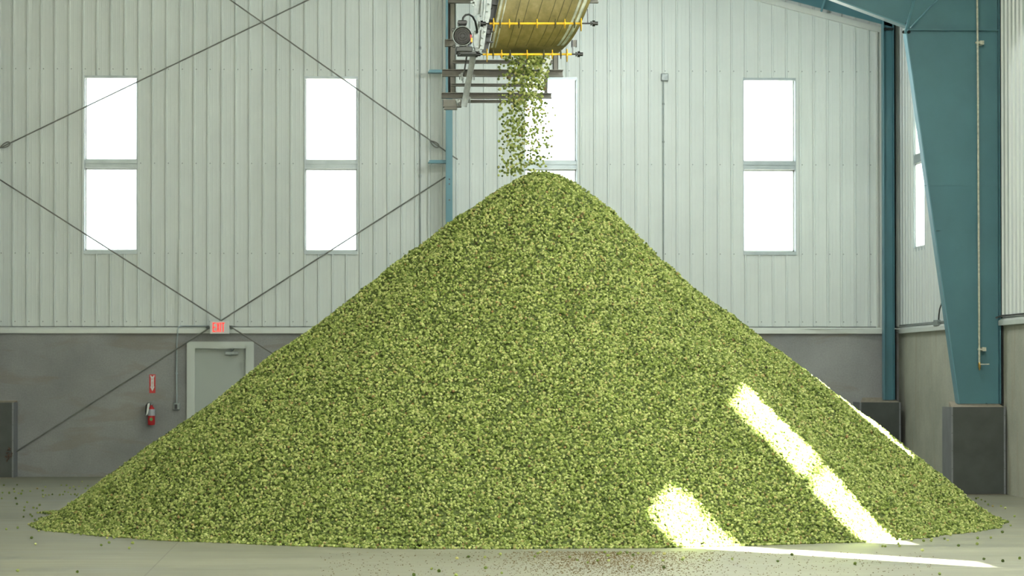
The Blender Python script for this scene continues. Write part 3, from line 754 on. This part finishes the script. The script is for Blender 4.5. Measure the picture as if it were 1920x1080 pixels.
mb = MB(); c = aty(867, 43, YV-.2); mb.bev(c.x-.055, c.x+.050, YV-.28, YV-.12, c.z-.03, c.z+.025, .012)
for dx in (-.045, .040): mb.disc((c.x+dx, YV-.285, c.z), (0,1,0), .014, .02, 10)
mb.build('terminal_box', m_black, motor)
mb = MB(); mb.tube([aty(867, 41, YV-.2), aty(868.5, 33, YV-.2), aty(873, 28, YV-.2), aty(879.5, 27, YV-.18), aty(886, 31, YV-.15), aty(891, 40, YV-.1), aty(894, 55, YV-.05), aty(894, 62, YV-.02)], .012, 8); mb.build('motor_cable', m_black, motor)
mb = MB(); A = aty(881, 78, YV-.3); mb.prism([aty(881.5,64,YV-.31), aty(884.5,66,YV-.31), aty(885,80,YV-.31), aty(882,79,YV-.31)], (0,.1,0)); mb.build('red_warning_label', m_red, motor)
mb = MB(); mb.prism([aty(883,71,YV-.315), aty(886,71,YV-.315), aty(886,79,YV-.315), aty(883,79,YV-.315)], (0,.1,0)); mb.build('yellow_warning_label', m_yellow, motor)
A = aty(855, 97, YV-.25); B = aty(889, 87.5, YV-.25); mb = MB(); mb.bev(A.x, B.x-.02, YV-.28, YV+.05, A.z, B.z, .01)
A = aty(859, 104, YV-.25); B = aty(893, 97, YV-.25); mb.box(A.x, B.x, YV-.25, YV+.05, A.z+.02, B.z); mb.build('motor_foot', m_dgrey, motor)
for px, py in ((849.5, 56), (851, 87), (888, 92), (861, 101)):
    mb = MB(); c = aty(px, py, YV-.26); mb.tube([c+Vector((.016*math.cos(t*PI/4), 0, .016*math.sin(t*PI/4))) for t in range(9)], .005, 6, False); mb.build('lifting_eye', m_dgrey, motor)

# ------------------------------------------------------------------ hop cones
def hop_mesh(name, seed):
    r_ = random.Random(seed); mb = MB(); L = .029; Rm = .0118
    prof = lambda u: Rm*math.sin(PI*min(1, .12+.86*u))**.75
    # core
    rows = [(-.5, .0015), (-.38, .006), (-.1, .0082), (.2, .0072), (.42, .0035), (.5, .0008)]
    n = 6; vs = [(r*math.cos(2*PI*k/n), r*math.sin(2*PI*k/n), h*L) for h, r in rows for k in range(n)]
    mb.add(vs, [(i*n+k, i*n+(k+1)%n, (i+1)*n+(k+1)%n, (i+1)*n+k) for i in range(5) for k in range(n)])
    for i in range(6):
        u = i/5.6; z = (-.5+u*.92)*L; rr = prof(u)
        nb = 6 if i < 5 else 4
        for k in range(nb):
            t = 2*PI*(k+.5*(i % 2))/nb + r_.uniform(-.12, .12); wd = PI/nb*1.05; ln = L*.27*r_.uniform(.85, 1.15); fl = r_.uniform(.9, 1.25)
            def q(a, rad, zz): return (rad*math.cos(t+a), rad*math.sin(t+a), zz)
            v = [q(-wd*.7, rr*.72, z), q(wd*.7, rr*.72, z), q(wd, rr*1.0, z+ln*.45), q(0, rr*1.16*fl, z+ln*.5), q(-wd, rr*1.0, z+ln*.45), q(0, rr*1.06*fl, z+ln)]
            mb.add(v, [(0,1,2,3),(0,3,4),(4,3,5),(3,2,5)])
    me = bpy.data.meshes.new(name); me.from_pydata(mb.v, [], mb.f); me.update(); me.materials.append(m_hop); return me
hop_meshes = [hop_mesh('hop_cone_a', 1), hop_mesh('hop_cone_b', 2), hop_mesh('hop_cone_c', 3)]

# pile shape -----------------------------------------------------------------
CX, CY, CR = 2.03, 33.80, 5.60
AX, AY = 2.36, 33.9; HP = 4.11
TL = [(0,1),(.02,.997),(.05,.975),(.09,.94),(.18,.845),(.31,.708),(.396,.608),(.48,.52),(.567,.44),(.652,.345),(.76,.237),(.845,.15),(.92,.072),(.965,.025),(1,0)]
TR = [(0,1),(.02,.997),(.05,.98),(.075,.962),(.16,.865),(.253,.738),(.333,.645),(.448,.535),(.506,.482),(.61,.385),(.70,.298),(.793,.205),(.862,.135),(.93,.062),(.965,.027),(1,0)]
def fast_noise(X, Y, Z, seed):
    return np.array([noise.noise(Vector((a+seed, b, c))) for a, b, c in zip(X, Y, Z)])
def pile_z(x, y, detail=True):
    x = np.asarray(x, float); y = np.asarray(y, float)
    dx, dy = x-AX, y-AY; d = np.hypot(dx, dy)+1e-9; ux, uy = dx/d, dy/d
    # distance from apex to the base circle along this direction
    ox, oy = AX-CX, AY-CY; bq = ox*ux+oy*uy
    th = np.arctan2(uy, ux)
    Rn = CR + .06*np.sin(3*th+.6) + .05*np.sin(7*th+2.) + .035*np.sin(13*th+1.1) + .025*np.sin(29*th)
    Ld = -bq+np.sqrt(np.maximum(bq*bq-(ox*ox+oy*oy)+Rn*Rn, 0))
    t = d/Ld
    zl = np.interp(t, *zip(*TL)); zr = np.interp(t, *zip(*TR)); w = .5+.5*ux
    z = HP*(zl*(1-w)+zr*w)
    amp = np.clip(t*4, 0, 1)*np.clip((1-t)*5, 0, 1)
    z = z + amp*(.035*np.sin(th*5+1.7+.8*np.sin(t*4)) + .030*np.sin(th*11+.4+1.5*np.sin(t*5)) + .018*np.sin(th*23+t*7))
    z = np.where(t > 1, 0, z)
    return z, t, th
NR, NA = 90, 240
verts = []
ths = np.linspace(0, 2*PI, NA, endpoint=False)
vx = [AX]; vy = [AY]
for i in range(1, NR+1):
    for a in ths:
        ux, uy = math.cos(a), math.sin(a); ox, oy = AX-CX, AY-CY; b = ox*ux+oy*uy
        Rn = CR + .06*math.sin(3*a+.6) + .05*math.sin(7*a+2.) + .035*math.sin(13*a+1.1) + .025*math.sin(29*a)
        Ld = -b+math.sqrt(b*b-(ox*ox+oy*oy)+Rn*Rn); rr = Ld*(i/NR)*.985
        vx.append(AX+ux*rr); vy.append(AY+uy*rr)
vx = np.array(vx); vy = np.array(vy); vz, _, _ = pile_z(vx, vy)
bumps = fast_noise(vx*1.6, vy*1.6, vz*1.6, 3.)*.035 + fast_noise(vx*5, vy*5, vz*5, 9.)*.018
vz = np.maximum(vz+bumps*np.clip(vz*2, 0, 1)-.012, .0)
nb = len(vx)
faces = [(0, 1+k, 1+(k+1) % NA) for k in range(NA)]
for i in range(NR-1):
    for k in range(NA):
        a = 1+i*NA; faces.append((a+k, a+NA+k, a+NA+(k+1) % NA, a+(k+1) % NA))
# instance points
NP = 310000
th = rng.uniform(0, 2*PI, NP); tt = np.sqrt(rng.uniform(0, 1.03, NP))
ux, uy = np.cos(th), np.sin(th); ox, oy = AX-CX, AY-CY; bq = ox*ux+oy*uy
Rn = CR + .06*np.sin(3*th+.6) + .05*np.sin(7*th+2.) + .035*np.sin(13*th+1.1) + .025*np.sin(29*th)
Ld = -bq+np.sqrt(np.maximum(bq*bq-(ox*ox+oy*oy)+Rn*Rn, 0))
x = AX+ux*Ld*tt; y = AY+uy*Ld*tt
facing = uy          # +1 = away from the camera
keep = (facing < .25) | (rng.uniform(0, 1, NP) < .5)
keep &= (rng.uniform(0, 1, NP) < np.clip((Ld*Ld)/(CR*CR), 0, 1.3))
x, y, tt, th, Ldk = x[keep], y[keep], tt[keep], th[keep], Ld[keep]
z, t_, _ = pile_z(x, y)
bump = fast_noise(x*1.6, y*1.6, z*1.6, 3.)*.035 + fast_noise(x*5, y*5, z*5, 9.)*.018
z = np.maximum(z+bump*np.clip(z*2, 0, 1), 0)
lump = fast_noise(x*14, y*14, z*14, 5.)*.012
n = len(x)
off = rng.uniform(-.015, .015, n)+lump*1.1
low = rng.uniform(0, 1, n) < .012; off[low] += .012
z = np.maximum(z+off*.8, .010)
sl = .70; nx = np.cos(th)*sl*np.clip((1-np.abs(t_-.5)), .4, 1); ny = np.sin(th)*sl*.8
x = x+np.cos(th)*off*.5; y = y+np.sin(th)*off*.5
edge = t_ > 1
keep2 = (~edge) | (rng.uniform(0, 1, n) < np.exp(-(t_-1)*160))
x, y, z = x[keep2], y[keep2], z[keep2]; n = len(x)
# extra low tongue at the left tip
tx = rng.uniform(0, 1, 900); lp_ = atz(82, 962); rp = atz(190, 965)
ex = lp_.x+(rp.x-lp_.x)*tx + rng.normal(0, .03, 900); ey = lp_.y+(rp.y-lp_.y)*tx+rng.normal(0, .25, 900)*(.4+tx); ez = np.full(900, .011)+rng.uniform(0, .02, 900)*tx
x = np.concatenate([x, ex]); y = np.concatenate([y, ey]); z = np.concatenate([z, ez]); n = len(x)
allv = np.zeros((nb+n, 3)); allv[:nb, 0] = vx; allv[:nb, 1] = vy; allv[:nb, 2] = vz
allv[nb:, 0] = x; allv[nb:, 1] = y; allv[nb:, 2] = z
me = bpy.data.meshes.new('hop_pile'); me.from_pydata(allv.tolist(), [], faces); me.update()
me.materials.append(m_hopbase)
def attr(me, name, typ, data, key):
    a = me.attributes.new(name, typ, 'POINT'); a.data.foreach_set(key, data)
rot = np.zeros((nb+n, 3)); rot[:, 0] = rng.uniform(0, 2*PI, nb+n); rot[:, 1] = rng.uniform(0, 2*PI, nb+n); rot[:, 2] = rng.uniform(0, 2*PI, nb+n)
scl = np.clip(rng.normal(.90, .15, nb+n), .55, 1.4)
sel = np.zeros(nb+n, bool); sel[nb:] = True
attr(me, 'rot', 'FLOAT_VECTOR', rot.ravel(), 'vector'); attr(me, 'scl', 'FLOAT', scl, 'value'); attr(me, 'sel', 'BOOLEAN', sel, 'value')
attr(me, 'pick', 'INT', rng.integers(0, 3, nb+n), 'value')
pile = bpy.data.objects.new('hop_pile', me); COL.objects.link(pile)
tag(pile, 'huge cone-shaped heap of dried green hops on the concrete floor', 'hop pile', kind='stuff')

# single cones on the floor -------------------------------------------------------
def cone_obj(p, group, lab, i, sc=None):
    o = bpy.data.objects.new('hop_cone', hop_meshes[i % 3]); COL.objects.link(o)
    o.location = p; o.rotation_euler = (random.uniform(0, 6.3), random.uniform(0, 6.3), random.uniform(0, 6.3))
    s = sc or random.uniform(.8, 1.25); o.scale = (s, s, s)
    tag(o, lab, 'hop cone', group); return o
strays = [(45,570+290),]
fl = []
def fp(px, py): fl.append((px, py))
# positions read in the photo near the left tip and elsewhere
for px, py in ((32,945),(45,957),(46,951),(44,969),(57,965),(60,968),(63,952),(69,953),(74,947),(65,975),(72,978),(97,988),(100,992),(12,992),(73,995),(86,995),(67,1020),(33,1070),(145,1072),(190,1022),(223,1007),
               (42,920),(27,922),(26,917),(35,925),(40,926),(7,910),(32,909),(70,916),(57,921),(85,913),(138,913),(125,910),(154,903),(148,912),(160,916),(165,911),(121,922),(128,923),(80,927),(85,928),(92,928),(98,927),(112,928),(118,927),(133,927),(140,927),(146,926),(17,925),
               (1840,937),(1847,940),(1853,946),(1861,949),(1877,949),(1885,953),(1902,968),(1866,975),(1858,1008),(1912,1047),(1880,1052),(1895,985),(1834,933),(1871,985),(1830,935),
               (1709,1013),(1732,1014),(1746,1014),(1760,1003),(1776,1001),(1782,1003),(1700,1010),(1797,1023),
               (1845,1048),(1762,1076),(1603,1057),(1330,1050),(1373,1048),(1485,1040),(1458,1052),(857,1047),(878,1044),(909,1045),(938,1039),(823,1071),(941,1074),(910,1065),(855,1079),(809,1066),(776,1078)): fp(px, py)
random.seed(5)
while len(fl) < 150:
    k = random.random()
    if k < .5: px = random.uniform(950, 1300); py = 1034+abs(random.gauss(0, 16))
    elif k < .75: px = random.uniform(30, 260); py = 985+px*.09+abs(random.gauss(0, 9))
    elif k < .9: px = random.uniform(1650, 1915); py = 1022-(px-1650)*.12+abs(random.gauss(0, 8))
    else: px = random.uniform(0, 150); py = random.uniform(903, 945)
    if py < 1078: fl.append((px, py))
protos = []
for i, (px, py) in enumerate(fl):
    p = atz(px, py, .010)
    _z, t1, _ = pile_z([p.x], [p.y])
    if t1[0] < .995: continue
    s = random.uniform(.8, 1.2); p.z = .0115*s
    if px < 640: lab = 'small green hop cone lying loose on the floor left of the pile'; g = 'loose hop cones on the floor left of the pile'
    elif px < 1330: lab = 'small green hop cone lying loose on the floor in front of the pile'; g = 'loose hop cones on the floor in front of the pile'
    else: lab = 'small green hop cone lying loose on the floor right of the pile'; g = 'loose hop cones on the floor right of the pile'
    o = cone_obj(p, g, lab, i, s); o.rotation_euler = (PI/2+random.uniform(-.25,.25), random.uniform(0, 6.3), random.uniform(0, 6.3))
    protos.append(o)

# falling cones ------------------------------------------------------------------
def fallpos():
    v = random.random()**1.25
    py = 104+v*226
    if random.random() < .56:
        c = 985-22*v**.7; px = random.gauss(c-3, 21-8*v); px = max(934+4*random.random(), px)
    else:
        px = random.gauss(1006-4*v, 15)
        if v > .45 and random.random() < .2: py = 104+random.random()*90
    return px, py
falls = []
random.seed(21)
while len(falls) < 1350:
    px, py = fallpos()
    if px < 933 or px > 1048: continue
    if py > 326+max(0, (975-px))*.35: continue
    if py < 190 and px > 1036-(py-104)*.22: continue
    Y = 33.9+random.gauss(0, .18)
    falls.append(aty(px, py, Y))
falls.sort(key=lambda p: p.y)
for i, p in enumerate(falls[:300-len(protos)]):
    cone_obj(p, 'single hop cones falling from the conveyor', 'single green hop cone in mid air falling from the conveyor to the pile top', i, random.uniform(.75, 1.3))
rest = falls[300-len(protos):]
me2 = bpy.data.meshes.new('falling_hops'); me2.from_pydata([tuple(p) for p in rest], [], []); n2 = len(rest); me2.materials.append(m_hop)
attr(me2, 'rot', 'FLOAT_VECTOR', rng.uniform(0, 6.28, n2*3), 'vector'); attr(me2, 'scl', 'FLOAT', rng.uniform(.75, 1.3, n2), 'value')
attr(me2, 'sel', 'BOOLEAN', np.ones(n2, bool), 'value'); attr(me2, 'pick', 'INT', rng.integers(0, 3, n2), 'value')
fh = bpy.data.objects.new('falling_hops', me2); COL.objects.link(fh)
tag(fh, 'dense stream of small green hops pouring down from the conveyor', 'falling hops', kind='stuff')

# geometry nodes: put a cone on every marked point
ng = bpy.data.node_groups.new('scatter_hop_cones', 'GeometryNodeTree')
ng.interface.new_socket('Geometry', in_out='INPUT', socket_type='NodeSocketGeometry')
ng.interface.new_socket('Geometry', in_out='OUTPUT', socket_type='NodeSocketGeometry')
N = ng.nodes; Lk = ng.links.new
gi = N.new('NodeGroupInput'); go = N.new('NodeGroupOutput'); iop = N.new('GeometryNodeInstanceOnPoints'); jn = N.new('GeometryNodeJoinGeometry'); jp = N.new('GeometryNodeJoinGeometry')
gts = []
for k in range(3):
    pr = next(o for o in protos if o.data == hop_meshes[k])
    oi = N.new('GeometryNodeObjectInfo'); oi.inputs['Object'].default_value = pr; oi.transform_space = 'ORIGINAL'
    g2 = N.new('GeometryNodeGeometryToInstance'); Lk(oi.outputs['Geometry'], g2.inputs[0]); gts.append(g2)
for g2 in gts[::-1]: Lk(g2.outputs[0], jp.inputs[0])
def named(nm, typ):
    a = N.new('GeometryNodeInputNamedAttribute'); a.data_type = typ; a.inputs['Name'].default_value = nm
    return a.outputs['Attribute']
e2r = N.new('FunctionNodeEulerToRotation'); Lk(named('rot', 'FLOAT_VECTOR'), e2r.inputs[0])
Lk(gi.outputs[0], iop.inputs['Points']); Lk(named('sel', 'BOOLEAN'), iop.inputs['Selection']); Lk(jp.outputs[0], iop.inputs['Instance'])
iop.inputs['Pick Instance'].default_value = True; Lk(named('pick', 'INT'), iop.inputs['Instance Index'])
Lk(e2r.outputs[0], iop.inputs['Rotation']); Lk(named('scl', 'FLOAT'), iop.inputs['Scale'])
Lk(gi.outputs[0], jn.inputs[0]); Lk(iop.outputs[0], jn.inputs[0]); Lk(jn.outputs[0], go.inputs[0])
for o in (pile, fh):
    md = o.modifiers.new('scatter', 'NODES'); md.node_group = ng

# crumbs of dry leaf in front of the pile
mb = MB(); random.seed(3)
for k in range(5200):
    px = random.gauss(1140, 100); py = 1034+abs(random.gauss(0, 24))
    if random.random() < .2: px = random.uniform(600, 1750); py = random.uniform(1035, 1082)
    p = atz(px, py, .002); s = random.uniform(.003, .009); a = random.uniform(0, 6.3)
    vs = [(p.x+s*math.cos(a+b)*q, p.y+s*math.sin(a+b)*q, .001+(h)) for b, q, h in ((0,1.6,0),(2.1,1,0),(4.2,1,0),(1,.2,s*.8))]
    mb.add(vs, [(0,1,3),(1,2,3),(2,0,3),(0,2,1)])
o = mb.build('hop_crumbs', m_crumb); tag(o, 'brown dry crumbs dusted over the floor in front of the pile', 'crumbs', kind='stuff')

# unseen block added outside the right wall to keep sun off the back wall
mb = MB(); mb.box(XR+1.2, XR+9, 36.5, 45.2, -.2, 12.5); tag(mb.build('sun_blocker', m_liner), 'added unseen block outside the right wall that stops the sun', 'sun blocker')

# ------------------------------------------------------------------ light
w = bpy.data.worlds.new('world'); S.world = w; w.use_nodes = True
bg = w.node_tree.nodes['Background']; bg.inputs[0].default_value = (.90, .96, 1.0, 1); bg.inputs[1].default_value = 4.5
def area(name, loc, target, sx, sy, power, col=(1,1,1), portal=False, spread=PI):
    l = bpy.data.lights.new(name, 'AREA'); l.shape = 'RECTANGLE'; l.size = sx; l.size_y = sy; l.energy = power; l.color = col
    l.spread = spread
    o = bpy.data.objects.new(name, l); COL.objects.link(o); o.location = loc
    o.rotation_euler = (Vector(target)-Vector(loc)).to_track_quat('-Z', 'Z').to_euler()
    if portal: l.cycles.is_portal = True
    return o
for a, b in WB: area('window_portal', ((a+b)/2, YB+.19, 5.3), ((a+b)/2, 0, 5.3), .9, 3.0, 1, portal=True)
for a, b in RW: area('window_portal', (XR+.06, (a+b)/2, 5.3), (0, (a+b)/2, 5.3), b-a, 3.0, 1, portal=True)
area('opening_portal', (XR+.1, 7.5, 2.75), (0, 7.5, 2.75), 9, 5.5, 1, portal=True)  # unseen doorway added in the right wall to let daylight in
area('opening_portal', (0, YF-.1, 3), (0, 0, 3), 12, 6, 1, portal=True)  # opening behind the camera, likewise added for daylight
sun = bpy.data.lights.new('sun', 'SUN'); sun.energy = 230; sun.angle = math.radians(1.2); sun.color = (1, .95, .84)
so = bpy.data.objects.new('sun', sun); COL.objects.link(so); so.location = (30, -30, 30)
so.rotation_euler = Vector((-1, 1.32, -1.005)).to_track_quat('-Z', 'Y').to_euler()
# unseen area lights added under the roof to brighten the hall
for y, pw in ((4, 700), (14, 700), (24, 620), (33, 330)):
    for x in (5.6,):
        area('roof_fill_light', (x, y, roofz(x)-.5), (x, y, 0), 1.2, .5, pw, (.97, 1, .95))
for x, y, pw in ((5.2, 42.3, 500), (1.2, 41.8, 150), (3.6, 24, 680)):  # unseen point lights added to brighten the back wall and the column web
    l = bpy.data.lights.new('point_fill_light', 'POINT'); l.energy = pw; l.shadow_soft_size = .12; l.color = (.95, 1, .96)
    o = bpy.data.objects.new('point_fill_light', l); COL.objects.link(o); o.location = (x, y, 7.6)
cam.dof.use_dof = True; cam.dof.focus_distance = 31.0; cam.dof.aperture_fstop = 4.5
S.view_settings.view_transform = 'Standard'; S.view_settings.look = 'None'
S.view_settings.exposure = 0.0; S.view_settings.gamma = 1; S.view_settings.use_curve_mapping = False
